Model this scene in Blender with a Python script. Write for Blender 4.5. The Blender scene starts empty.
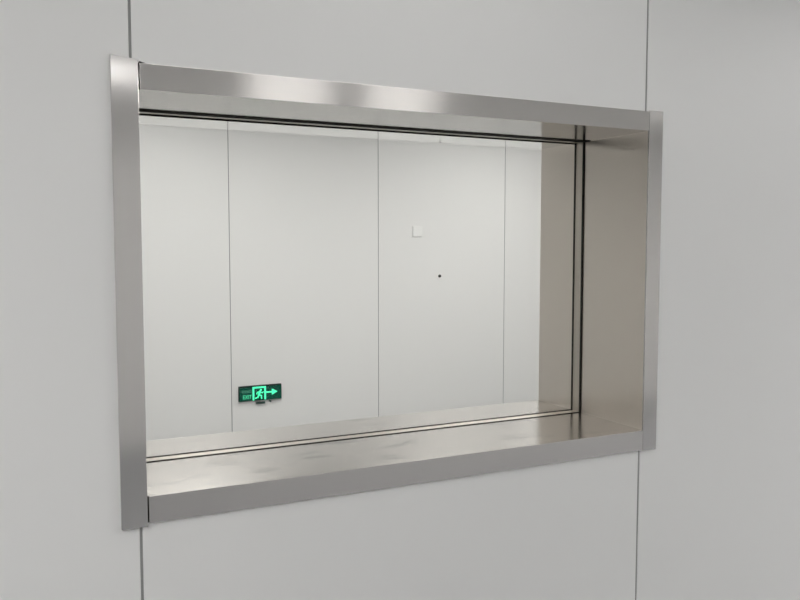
import bpy, bmesh, math
from mathutils import Vector

S = bpy.context.scene
C = S.collection

# ------------------------------------------------------------------ helpers
def new_mat(name):
    m = bpy.data.materials.new(name); m.use_nodes = True
    nt = m.node_tree; nt.nodes.clear()
    out = nt.nodes.new('ShaderNodeOutputMaterial')
    return m, nt, out

def principled(name, col, rough=.5, metal=0., spec=.5, emit=None, estr=0., noise=0., nscale=(40, 40, 40), bump=0.):
    m, nt, out = new_mat(name)
    p = nt.nodes.new('ShaderNodeBsdfPrincipled')
    p.inputs['Base Color'].default_value = (*col, 1)
    p.inputs['Roughness'].default_value = rough
    p.inputs['Metallic'].default_value = metal
    p.inputs['Specular IOR Level'].default_value = spec
    if emit:
        p.inputs['Emission Color'].default_value = (*emit, 1)
        p.inputs['Emission Strength'].default_value = estr
    if noise or bump:
        tc = nt.nodes.new('ShaderNodeTexCoord'); mp = nt.nodes.new('ShaderNodeMapping')
        mp.inputs['Scale'].default_value = nscale
        nz = nt.nodes.new('ShaderNodeTexNoise'); nz.inputs['Scale'].default_value = 1; nz.inputs['Detail'].default_value = 3
        nt.links.new(tc.outputs['Object'], mp.inputs[0]); nt.links.new(mp.outputs[0], nz.inputs['Vector'])
        if noise:
            mr = nt.nodes.new('ShaderNodeMapRange')
            mr.inputs['To Min'].default_value = max(0, rough - noise); mr.inputs['To Max'].default_value = rough + noise
            nt.links.new(nz.outputs['Fac'], mr.inputs['Value']); nt.links.new(mr.outputs[0], p.inputs['Roughness'])
        if bump:
            b = nt.nodes.new('ShaderNodeBump'); b.inputs['Strength'].default_value = bump; b.inputs['Distance'].default_value = .001
            nt.links.new(nz.outputs['Fac'], b.inputs['Height']); nt.links.new(b.outputs[0], p.inputs['Normal'])
    nt.links.new(p.outputs[0], out.inputs[0])
    return m

def steel(name, col, rough, spread, brush, aniso=.85, bump=.012, smears=False, rvar=.07):
    """brushed stainless steel; brush = axis of the brushing lines, spread = axis along which highlights smear"""
    m, nt, out = new_mat(name)
    p = nt.nodes.new('ShaderNodeBsdfPrincipled')
    p.inputs['Base Color'].default_value = (*col, 1)
    p.inputs['Metallic'].default_value = 1
    p.inputs['Anisotropic'].default_value = aniso
    tg = nt.nodes.new('ShaderNodeCombineXYZ')
    for i in range(3): tg.inputs[i].default_value = spread[i]
    nt.links.new(tg.outputs[0], p.inputs['Tangent'])
    tc = nt.nodes.new('ShaderNodeTexCoord'); mp = nt.nodes.new('ShaderNodeMapping')
    mp.inputs['Scale'].default_value = [6 if b else 900 for b in brush]
    nz = nt.nodes.new('ShaderNodeTexNoise'); nz.inputs['Scale'].default_value = 1; nz.inputs['Detail'].default_value = 4
    nt.links.new(tc.outputs['Object'], mp.inputs[0]); nt.links.new(mp.outputs[0], nz.inputs['Vector'])
    mr = nt.nodes.new('ShaderNodeMapRange')
    mr.inputs['To Min'].default_value = rough * (1 - rvar); mr.inputs['To Max'].default_value = rough * (1 + rvar)
    nt.links.new(nz.outputs['Fac'], mr.inputs['Value'])
    rsock = mr.outputs[0]
    if smears:
        n2 = nt.nodes.new('ShaderNodeTexNoise'); n2.inputs['Scale'].default_value = 9; n2.inputs['Detail'].default_value = 3
        m2 = nt.nodes.new('ShaderNodeMapping'); m2.inputs['Scale'].default_value = (.8, 2.2, 1)
        nt.links.new(tc.outputs['Object'], m2.inputs[0]); nt.links.new(m2.outputs[0], n2.inputs['Vector'])
        r2 = nt.nodes.new('ShaderNodeMapRange'); r2.inputs['From Min'].default_value = .56; r2.inputs['From Max'].default_value = .72
        nt.links.new(n2.outputs['Fac'], r2.inputs['Value'])
        mc = nt.nodes.new('ShaderNodeMix'); mc.data_type = 'RGBA'          # greasy wipe marks dull the steel
        mc.inputs[6].default_value = (*col, 1); mc.inputs[7].default_value = (*[c * (1 - smears) for c in col], 1)
        nt.links.new(r2.outputs[0], mc.inputs[0]); nt.links.new(mc.outputs[2], p.inputs['Base Color'])
    nt.links.new(rsock, p.inputs['Roughness'])
    b = nt.nodes.new('ShaderNodeBump'); b.inputs['Strength'].default_value = bump; b.inputs['Distance'].default_value = .0003
    nt.links.new(nz.outputs['Fac'], b.inputs['Height']); nt.links.new(b.outputs[0], p.inputs['Normal'])
    nt.links.new(p.outputs[0], out.inputs[0])
    return m

def glass_mat(name):
    """thin clear pane: straight transmission plus angle-dependent mirror reflection"""
    m, nt, out = new_mat(name)
    lw = nt.nodes.new('ShaderNodeLayerWeight'); lw.inputs['Blend'].default_value = .5
    pw = nt.nodes.new('ShaderNodeMath'); pw.operation = 'POWER'; pw.inputs[1].default_value = 5
    ma = nt.nodes.new('ShaderNodeMath'); ma.operation = 'MULTIPLY_ADD'; ma.inputs[1].default_value = .9; ma.inputs[2].default_value = .008
    tr = nt.nodes.new('ShaderNodeBsdfTransparent'); tr.inputs[0].default_value = (.99, .99, .985, 1)
    gl = nt.nodes.new('ShaderNodeBsdfGlossy'); gl.inputs['Roughness'].default_value = .0
    mx = nt.nodes.new('ShaderNodeMixShader')
    nt.links.new(lw.outputs['Facing'], pw.inputs[0]); nt.links.new(pw.outputs[0], ma.inputs[0])
    nt.links.new(ma.outputs[0], mx.inputs[0]); nt.links.new(tr.outputs[0], mx.inputs[1]); nt.links.new(gl.outputs[0], mx.inputs[2])
    nt.links.new(mx.outputs[0], out.inputs[0])
    return m

def box(bm, a, b, bev=0.):
    r = bmesh.ops.create_cube(bm, size=1)
    vs = r['verts']
    for v in vs:
        v.co = Vector([(a[i] + b[i]) / 2 + v.co[i] * (b[i] - a[i]) for i in range(3)])
    if bev:
        es = list({e for v in vs for e in v.link_edges})
        bmesh.ops.bevel(bm, geom=es, offset=bev, segments=2, affect='EDGES', profile=.5)

def prism_y(bm, poly, y0, y1, bev=0.):
    """poly = (x, z) outline extruded from y0 to y1"""
    f = bm.faces.new([bm.verts.new((x, y0, z)) for x, z in poly])
    r = bmesh.ops.extrude_face_region(bm, geom=[f])
    for g in r['geom']:
        if isinstance(g, bmesh.types.BMVert): g.co.y = y1
    if bev:
        es = list(f.edges)
        bmesh.ops.bevel(bm, geom=es, offset=bev, segments=2, affect='EDGES', profile=.5)

def cyl(bm, c, r, h, axis='y', seg=32, r2=None):
    m = bmesh.ops.create_cone(bm, cap_ends=True, segments=seg, radius1=r, radius2=r if r2 is None else r2, depth=h)
    for v in m['verts']:
        x, y, z = v.co
        v.co = Vector((x, -z, y) if axis == 'y' else (x, y, z)) + Vector(c)

def obj(name, bm, mat, parent=None, **kw):
    bmesh.ops.recalc_face_normals(bm, faces=bm.faces)
    me = bpy.data.meshes.new(name); bm.to_mesh(me); bm.free()
    me.materials.append(mat)
    o = bpy.data.objects.new(name, me); C.objects.link(o)
    if parent:
        o.parent = parent
        o.matrix_parent_inverse = Matrix_inv(parent)
    for k, v in kw.items(): o[k] = v
    return o

def Matrix_inv(p):
    from mathutils import Matrix
    return Matrix.Translation(p.location).inverted()

def empty(name, loc, **kw):
    o = bpy.data.objects.new(name, None); o.location = loc; o.empty_display_size = .05
    C.objects.link(o)
    for k, v in kw.items(): o[k] = v
    return o

def bx(name, a, b, mat, parent=None, bev=0., **kw):
    bm = bmesh.new(); box(bm, a, b, bev); return obj(name, bm, mat, parent, **kw)

# ------------------------------------------------------------------ dimensions (metres)
H0 = 1.55                                   # eye height
W = 1.18                                    # clean-room panel module
CEIL = 2.60
TI, BI = H0 + .2681, H0 - .4573             # window opening, head and sill
LI, RI = .0111, 1.1875                      # opening, left and right jamb
ZT, ZB = H0 + .3135, H0 - .5067             # trim outer edges
XL, XR = -.0346, 1.2295
D1, D2, D3 = .2351, .2695, .4239            # gasket lines, far face of the partition
DF = 4.2954                                 # far wall
XMIN, XMAX, YMIN = -3.54, 5.90, -4.90

# ------------------------------------------------------------------ materials
M_WALL = principled('white_coated_panel', (.79, .788, .78), .42, spec=.35, bump=.02, nscale=(60, 60, 60))
M_FARWALL = principled('white_far_panel', (.80, .798, .79), .42, spec=.35)
M_CEIL = principled('ceiling_panel', (.80, .80, .79), .5, spec=.3)
M_FLOOR = principled('grey_blue_epoxy_floor', (.31, .315, .325), .3, noise=.06, nscale=(3, 3, 3))
M_SEAL = principled('grey_joint_sealant', (.28, .28, .275), .6)
M_SEAL_FAR = principled('pale_joint_sealant', (.25, .25, .245), .6)
M_BLACK = principled('black_rubber', (.030, .028, .025), .8, spec=.05)
M_STEEL_H = steel('steel_brushed_horizontal', (.715, .69, .67), .17, (0, 0, 1), (1, 0, 0), aniso=.9, bump=.004)
M_STEEL_V = steel('steel_brushed_vertical', (.725, .705, .69), .16, (1, 0, 0), (0, 0, 1), aniso=.94)
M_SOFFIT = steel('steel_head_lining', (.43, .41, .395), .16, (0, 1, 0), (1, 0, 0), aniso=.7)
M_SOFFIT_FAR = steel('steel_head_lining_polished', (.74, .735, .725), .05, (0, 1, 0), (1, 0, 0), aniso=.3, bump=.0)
M_SILL = steel('steel_sill', (.73, .70, .67), .19, (0, 1, 0), (1, 0, 0), aniso=.0, bump=.003, smears=.17)
M_JAMB = steel('steel_jamb', (.79, .73, .665), .28, (0, 1, 0), (0, 0, 1), aniso=.6, bump=0, rvar=0)
M_SPACER = principled('steel_spacer_satin', (.56, .52, .465), .42, metal=1)
M_GLASS = glass_mat('clear_glass')
M_LAMP = principled('lamp_diffuser', (.9, .9, .9), .5, emit=(1, .99, .97), estr=22.0)
M_LAMP_LOW = principled('lamp_diffuser_dimmed', (.9, .9, .9), .5, emit=(1, .99, .97), estr=4.2)
M_LAMP_MID = principled('lamp_diffuser_half_dimmed', (.9, .9, .9), .5, emit=(1, .99, .97), estr=6.6)
M_LAMP_FAR = principled('lamp_diffuser_far', (.9, .9, .9), .5, emit=(1, .992, .968), estr=8.8)
M_LAMP_FRAME = principled('lamp_frame', (.75, .75, .75), .4)
M_PLATE = principled('white_plate', (.84, .84, .83), .35)
M_BASE = principled('aluminium_cove', (.62, .63, .64), .4, metal=.6)
M_SIGN_BODY = principled('sign_black_edge', (.008, .02, .016), .5, spec=.15)
M_SIGN_GREEN = principled('sign_dark_green_screen', (.0, .045, .028), .5, spec=.12, emit=(.0, .30, .17), estr=.09)
M_SIGN_LIT = principled('sign_lit_green', (.1, .8, .5), .4, emit=(.06, .95, .45), estr=.78)
M_SIGN_TEXT = principled('sign_text_green', (.06, .4, .25), .4, emit=(.06, .95, .45), estr=.75)
M_SIGN_DIM = principled('sign_dim_green', (.08, .3, .2), .4, emit=(.06, .5, .3), estr=.30)
M_SIGN_DARK = principled('sign_dark_piece', (.02, .06, .05), .4)

# ------------------------------------------------------------------ the partition wall with the window opening
def skin(bm, y0, y1, front):
    g = .0025
    ol, orr, ot, ob = LI - .004, RI + .004, TI + .004, BI - .004
    P = []
    for k in range(-3, 5):
        a, b = k * W + g, (k + 1) * W - g
        if k == 0:
            P.append([(a, ot), (b, ot), (b, CEIL), (a, CEIL)])
            P.append([(a, 0), (b, 0), (b, ob), (a, ob)])
            P.append([(a, ob + .0005), (ol, ob + .0005), (ol, ot - .0005), (a, ot - .0005)])
        elif k == 1:
            P.append([(a, 0), (b, 0), (b, CEIL), (a, CEIL), (a, ot), (orr, ot), (orr, ob), (a, ob)])
        else:
            P.append([(a, 0), (b, 0), (b, CEIL), (a, CEIL)])
    for p in P:
        if front: prism_y(bm, p, y0, y1, .0012)
        else: prism_y(bm, p, y1, y0, .0012)

bm = bmesh.new(); skin(bm, 0, .05, True); skin(bm, D3 - .05, D3, False)
wall_front = obj('wall_front', bm, M_WALL, kind='structure', category='wall',
                 label='white smooth panelled partition wall around the steel window')
for k in range(-2, 5):
    for (y0, y1) in ((.0016, .03), (D3 - .03, D3 - .0016)):
        if k in (0, 1):
            for (z0, z1) in ((0.001, BI - .006), (TI + .006, CEIL - .001)):
                bx('joint_sealant', (k * W - .0024, y0, z0), (k * W + .0024, y1, z1), M_SEAL, wall_front, label='thin dark joint line between wall panels')
        else:
            bx('joint_sealant', (k * W - .0024, y0, .001), (k * W + .0024, y1, CEIL - .001), M_SEAL, wall_front, label='thin dark joint line between wall panels')

# far wall, rear wall, side walls, floor, ceiling
X0 = 1.2968
bm = bmesh.new()
js = [X0 + k * W for k in range(-4, 5) if XMIN < X0 + k * W < XMAX]
edges = [XMIN] + js + [XMAX]
for a, b in zip(edges[:-1], edges[1:]):
    if b - a < .02: continue
    prism_y(bm, [(a + .003, 0), (b - .003, 0), (b - .003, CEIL), (a + .003, CEIL)], DF, DF + .05, .0012)
wall_back = obj('wall_back', bm, M_FARWALL, kind='structure', category='wall',
                label='white panelled wall of the room seen through the glass')
for x in js:
    bx('joint_sealant', (x - .0029, DF + .0016, .001), (x + .0029, DF + .04, CEIL - .001), M_SEAL_FAR, wall_back, label='thin grey joint line between far wall panels')
bx('wall_rear', (XMIN, YMIN - .05, 0), (XMAX, YMIN, CEIL), M_WALL, kind='structure', category='wall', label='plain white wall behind the viewer, opposite the window')
bx('wall_left', (XMIN - .05, YMIN - .05, 0), (XMIN, DF + .05, CEIL), M_WALL, kind='structure', category='wall', label='plain white end wall on the left of both rooms')
bx('wall_right', (XMAX, YMIN - .05, 0), (XMAX + .05, DF + .05, CEIL), M_WALL, kind='structure', category='wall', label='plain white end wall on the right of both rooms')
bx('floor', (XMIN - .05, YMIN - .05, -.05), (XMAX + .05, DF + .05, 0), M_FLOOR, kind='structure', category='floor', label='grey blue epoxy floor below the white walls')
bx('ceiling', (XMIN - .05, YMIN - .05, CEIL), (XMAX + .05, DF + .05, CEIL + .05), M_CEIL, kind='structure', category='ceiling', label='white panel ceiling carrying flat white lamps')
bx('baseboard_front', (XMIN, -.012, 0), (XMAX, 0, .07), M_BASE, kind='structure', category='baseboard', label='grey metal baseboard along the window wall')
bx('baseboard_back', (XMIN, DF - .012, 0), (XMAX, DF, .07), M_BASE, kind='structure', category='baseboard', label='grey metal baseboard along the far wall behind the glass')

# ------------------------------------------------------------------ the steel window
win = empty('window_1', (.6, 0, BI), kind='structure', category='window',
            label='rectangular stainless steel framed observation window set deep in the white wall')
# face trims: uprights stand a little proud of the rails
def upright(name, x0, x1, z0, z1, inner, y=-.0075):
    bm = bmesh.new()
    zl, zr = (z1 + .0035, z1 - .001) if inner > 0 else (z1, z1)      # the left upright is cut slightly out of square
    prism_y(bm, [(x0, z0), (x1, z0), (x1, zr), (x0, zl)], y, -.0003, .0005)
    return obj(name, bm, M_STEEL_V, win)
upright('side_trim', XL, LI, ZB - .0045, ZT + .0065, 1)
upright('side_trim', RI, XR, ZB - .0015, ZT + .0022, -1, -.0055)
bx('head_trim', (LI + .0030, -.005, TI), (RI - .0004, -.0003, ZT), M_STEEL_H, win, .0004)
bx('sill_trim', (LI + .0030, -.005, ZB), (RI - .0004, -.0003, BI), M_STEEL_H, win, .0004)
for z0, z1 in ((TI + .001, ZT + .0012), (ZB + .001, BI - .001)):
    bx('trim_gap_seal', (LI + .0002, -.0028, z0), (LI + .0028, -.0003, z1), M_BLACK, win, label='black gap between left upright and rail')
bm = bmesh.new(); prism_y(bm, [(LI + .0030, ZT + .0004), (LI + .014, ZT + .0004), (LI + .0030, ZT + .0036)], -.004, -.0003)
obj('corner_wedge', bm, M_BLACK, win, label='small dark wedge at the top left corner')  # black wedge just above the left end of the head rail

# reveal linings, 3 mm sheet, near half and far half
t = .003
for tag_, (y0, y1), far in (('near', (0, D1 - .0035), False), ('far', (D2 + .004, D3), True)):
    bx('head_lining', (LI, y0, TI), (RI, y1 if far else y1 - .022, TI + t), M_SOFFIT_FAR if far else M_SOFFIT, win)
    bx('sill_lining', (LI, y0, BI - t), (RI, y1, BI), M_SILL, win)
    bx('jamb_lining', (LI - t, y0, BI - t), (LI - .0001, y1, TI + t), M_JAMB, win)
    bx('jamb_lining', (RI + .0001, y0, BI - t), (RI + t, y1, TI + t), M_JAMB, win)
# two glass panes with black gaskets and a steel spacer between
def ring(name, y0, y1, proud, sink, mat, top=None, bot=None, front=0., **kw):
    top = proud if top is None else top
    bot = proud if bot is None else bot
    bm = bmesh.new()
    box(bm, (LI - sink, y0 - front, TI - top), (RI + sink, y1, TI + sink))
    box(bm, (LI - sink, y0, BI - sink), (RI + sink, y1, BI + bot))
    box(bm, (LI - sink, y0, BI + bot), (LI + proud, y1, TI - top))
    box(bm, (RI - proud, y0, BI + bot), (RI + sink, y1, TI - top))
    return obj(name, bm, mat, win, **kw)
ring('glazing_gasket', D1 - .0033, D1 + .0035, .0025, .003, M_BLACK, top=.0015, bot=.0010, front=.022, label='black rubber gasket of the near pane')
ring('glazing_gasket', D2 - .0028, D2 + .0036, .0022, .003, M_BLACK, top=.0035, bot=.0016, label='black rubber gasket of the far pane')
ring('spacer_bar', D1 + .0037, D2 - .0035, .0012, .003, M_SPACER, top=.0006, bot=.0006, label='steel spacer strip between the two panes')
for y in (D1 + .006, D2 - .011):
    bx('glass_pane', (LI + .0013, y, BI + .0007), (RI - .0013, y + .005, TI - .0013), M_GLASS, win)
# far side trim of the same window
bm = bmesh.new()
box(bm, (XL, D3 + .0003, TI), (XR, D3 + .004, ZT)); box(bm, (XL, D3 + .0003, ZB), (XR, D3 + .004, BI))
box(bm, (XL, D3 + .0003, BI), (LI - t, D3 + .004, TI)); box(bm, (RI + t, D3 + .0003, BI), (XR, D3 + .004, TI))
obj('rear_trim', bm, M_STEEL_H, win)

# ------------------------------------------------------------------ exit sign on the far wall
SX0, SX1, SZ0, SZ1 = 1.345, 1.668, H0 - 1.156, H0 - 1.044
SW, SH = SX1 - SX0, SZ1 - SZ0
sg = empty('exit_sign', ((SX0 + SX1) / 2, DF, SZ0), category='sign',
           label='small lit green emergency exit sign with arrow, low on the far wall behind glass')
yb, yf = DF - .0005, DF - .022
bx('housing', (SX0, yf, SZ0), (SX1, yb, SZ1), M_SIGN_BODY, sg, .002)
bx('screen', (SX0 + .005, yf - .0012, SZ0 + .004), (SX1 - .005, yf - .0001, SZ1 - .010), M_SIGN_GREEN, sg, label='dark green screen')
yl0, yl1 = yf - .0028, yf - .0014
u = lambda f: SX0 + f * SW
v = lambda f: SZ0 + f * SH
bm = bmesh.new()                                         # the doorway outline
dx0, dx1, dz0, dz1, dt = u(.312), u(.628), v(.04), v(.93), .013
box(bm, (dx0, yl0, dz0), (dx0 + dt, yl1, dz1)); box(bm, (dx1 - dt, yl0, dz0), (dx1, yl1, dz1)); box(bm, (dx0 + dt, yl0, dz1 - dt), (dx1 - dt, yl1, dz1))
obj('doorway_pictogram', bm, M_SIGN_LIT, sg, label='bright green doorway outline')
def stroke(bm, pts, w):
    for (a, b) in zip(pts[:-1], pts[1:]):
        a, b = Vector(a), Vector(b); d = (b - a).normalized(); n = Vector((-d.y, d.x)) * w / 2; e = d * w * .35
        prism_y(bm, [tuple(q) for q in (a - e + n, b + e + n, b + e - n, a - e - n)], yl0, yl1)
bm = bmesh.new()                                         # running figure heading right
q = lambda a, b: (u(a - .008), v(b))
cyl(bm, (u(.507), (yl0 + yl1) / 2, v(.70)), .0075, yl1 - yl0)
stroke(bm, [q(.495, .60), q(.465, .38)], .015)           # trunk
stroke(bm, [q(.50, .56), q(.545, .50), q(.575, .56)], .007)
stroke(bm, [q(.485, .58), q(.435, .56), q(.415, .45)], .007)
stroke(bm, [q(.475, .38), q(.525, .32), q(.53, .13)], .009)
stroke(bm, [q(.465, .38), q(.445, .22), q(.385, .17)], .009)
obj('running_figure', bm, M_SIGN_LIT, sg, label='bright green running figure')
bm = bmesh.new()                                         # arrow
zc = v(.52)
box(bm, (u(.628) + .001, yl0, zc - .0055), (u(.80), yl1, zc + .0055))
prism_y(bm, [(u(.765), zc - .024), (u(.90), zc), (u(.765), zc + .024)], yl0, yl1)
obj('arrow', bm, M_SIGN_LIT, sg, label='bright green arrow pointing right')
def lettering(name, text, x0, x1, z0, z1, mat, label):
    cu = bpy.data.curves.new(name, 'FONT'); cu.body = text; cu.extrude = .0005
    to = bpy.data.objects.new(name, cu); C.objects.link(to)
    bpy.context.view_layer.update()
    me = bpy.data.meshes.new_from_object(to.evaluated_get(bpy.context.evaluated_depsgraph_get()))
    bpy.data.objects.remove(to)
    xs = [p.co.x for p in me.vertices]; ys = [p.co.y for p in me.vertices]
    sx = (x1 - x0) / (max(xs) - min(xs)); sy = (z1 - z0) / (max(ys) - min(ys))
    for p in me.vertices:
        p.co = (x0 + (p.co.x - min(xs)) * sx, yl0 + .0005 + p.co.z, z0 + (p.co.y - min(ys)) * sy)
    me.materials.clear(); me.materials.append(mat)
    o = bpy.data.objects.new(name, me); C.objects.link(o); o.parent = sg; o.matrix_parent_inverse = Matrix_inv(sg); o['label'] = label
lettering('chinese_lettering', '\u5b89\u5168\u51fa\u53e3', u(.06), u(.29), v(.56), v(.76), M_SIGN_DIM, 'dim green Chinese lettering')
lettering('exit_lettering', 'EXIT', u(.09), u(.295), v(.17), v(.42), M_SIGN_TEXT, 'green EXIT lettering')
bx('dark_bar', (u(.40), DF - .02, SZ0 - .027), (u(.61), yb, SZ0 - .013), M_SIGN_DARK, sg, .002, label='dark bar under the sign')  # dark bar a little below the housing
bm = bmesh.new(); cyl(bm, (u(.735), DF - .012, SZ0 - .012), .007, .02)
obj('dark_disc', bm, M_SIGN_DARK, sg, label='small dark disc under the sign')  # dark disc below the housing, right of the bar

# blank plate and black grommet on the far wall
pl = empty('blank_wall_plate', (2.818, DF, H0 + .094), category='wall plate',
           label='small white square blank plate on the far wall, above the black dot')
bx('cover', (2.776, DF - .013, H0 + .052), (2.860, DF - .0004, H0 + .136), M_PLATE, pl, .003)
bx('inner_panel', (2.783, DF - .0148, H0 + .059), (2.853, DF - .0131, H0 + .129), M_PLATE, pl, .0008)
bm = bmesh.new(); cyl(bm, (3.027, DF - .004, H0 - .2666), .013, .007, r2=.011)
obj('wall_grommet', bm, M_BLACK, category='grommet', label='tiny round black fitting on the far wall below the white square plate')

# ------------------------------------------------------------------ unseen ceiling lamps of both rooms, some added as fill
def lamp(x, y, sx, sy, mat, label, group):
    r = empty('ceiling_lamp', (x, y, CEIL), category='lamp', label=label, group=group)
    bm = bmesh.new(); f = .018; z0, z1 = CEIL - .014, CEIL - .0005
    box(bm, (x - sx / 2 - f, y - sy / 2 - f, z0), (x + sx / 2 + f, y - sy / 2, z1)); box(bm, (x - sx / 2 - f, y + sy / 2, z0), (x + sx / 2 + f, y + sy / 2 + f, z1))
    box(bm, (x - sx / 2 - f, y - sy / 2, z0), (x - sx / 2, y + sy / 2, z1)); box(bm, (x + sx / 2, y - sy / 2, z0), (x + sx / 2 + f, y + sy / 2, z1))
    obj('lamp_frame', bm, M_LAMP_FRAME, r)
    bx('diffuser', (x - sx / 2 + .0005, y - sy / 2 + .0005, CEIL - .010), (x + sx / 2 - .0005, y + sy / 2 - .0005, CEIL - .002), mat, r)
NL = 'unseen flat white panel lamp on the ceiling of the room in front of the window'
FL = 'unseen flat white panel lamp on the ceiling of the room behind the glass'
for x, y, sx, sy in ((1.58, -3.78, .56, .56), (2.42, -3.78, .56, .56), (.12, -3.78, .56, .56), (.6, -.6, .9, .3), (-1.7, -1.6, .6, 1.2), (3.8, -1.6, .6, 1.2), (4.9, -2.1, .6, .6)):  # back row set from the trim highlights; nearer lamps added to brighten the room
    lamp(x, y, sx, sy, {.12: M_LAMP_LOW, .6: M_LAMP_LOW, 1.58: M_LAMP_MID, 2.42: M_LAMP_MID}.get(x, M_LAMP), NL, 'ceiling lamps in the near room')
for x, y, sx, sy in ((.75, 2.85, .6, 1.2), (3.5, 2.9, .6, 1.2), (5.2, 2.0, .6, 1.2), (2.1, 2.3, .6, 1.2), (-.6, 1.2, .6, 1.2), (-2.2, 1.2, .6, 1.2)):  # middle and left lamps added to even out the sill and lift the jamb
    lamp(x, y, sx, sy, M_LAMP_FAR, FL, 'ceiling lamps in the far room')

# ------------------------------------------------------------------ world, camera, view
w = bpy.data.worlds.new('World'); S.world = w; w.use_nodes = True
w.node_tree.nodes['Background'].inputs[0].default_value = (.5, .5, .5, 1)
w.node_tree.nodes['Background'].inputs[1].default_value = .0
cam = bpy.data.cameras.new('camera'); co = bpy.data.objects.new('camera', cam); C.objects.link(co)
cam.sensor_width = 36; cam.lens = 814.26 / 800 * 36; cam.clip_start = .02
co.location = (-.2241, -1.5002, H0)
co.rotation_euler = (math.pi / 2 - .0696, 0, -.4626)
S.camera = co
S.view_settings.view_transform = 'Standard'; S.view_settings.look = 'None'
S.view_settings.gamma = 1; S.view_settings.use_curve_mapping = False
S.view_settings.exposure = 0
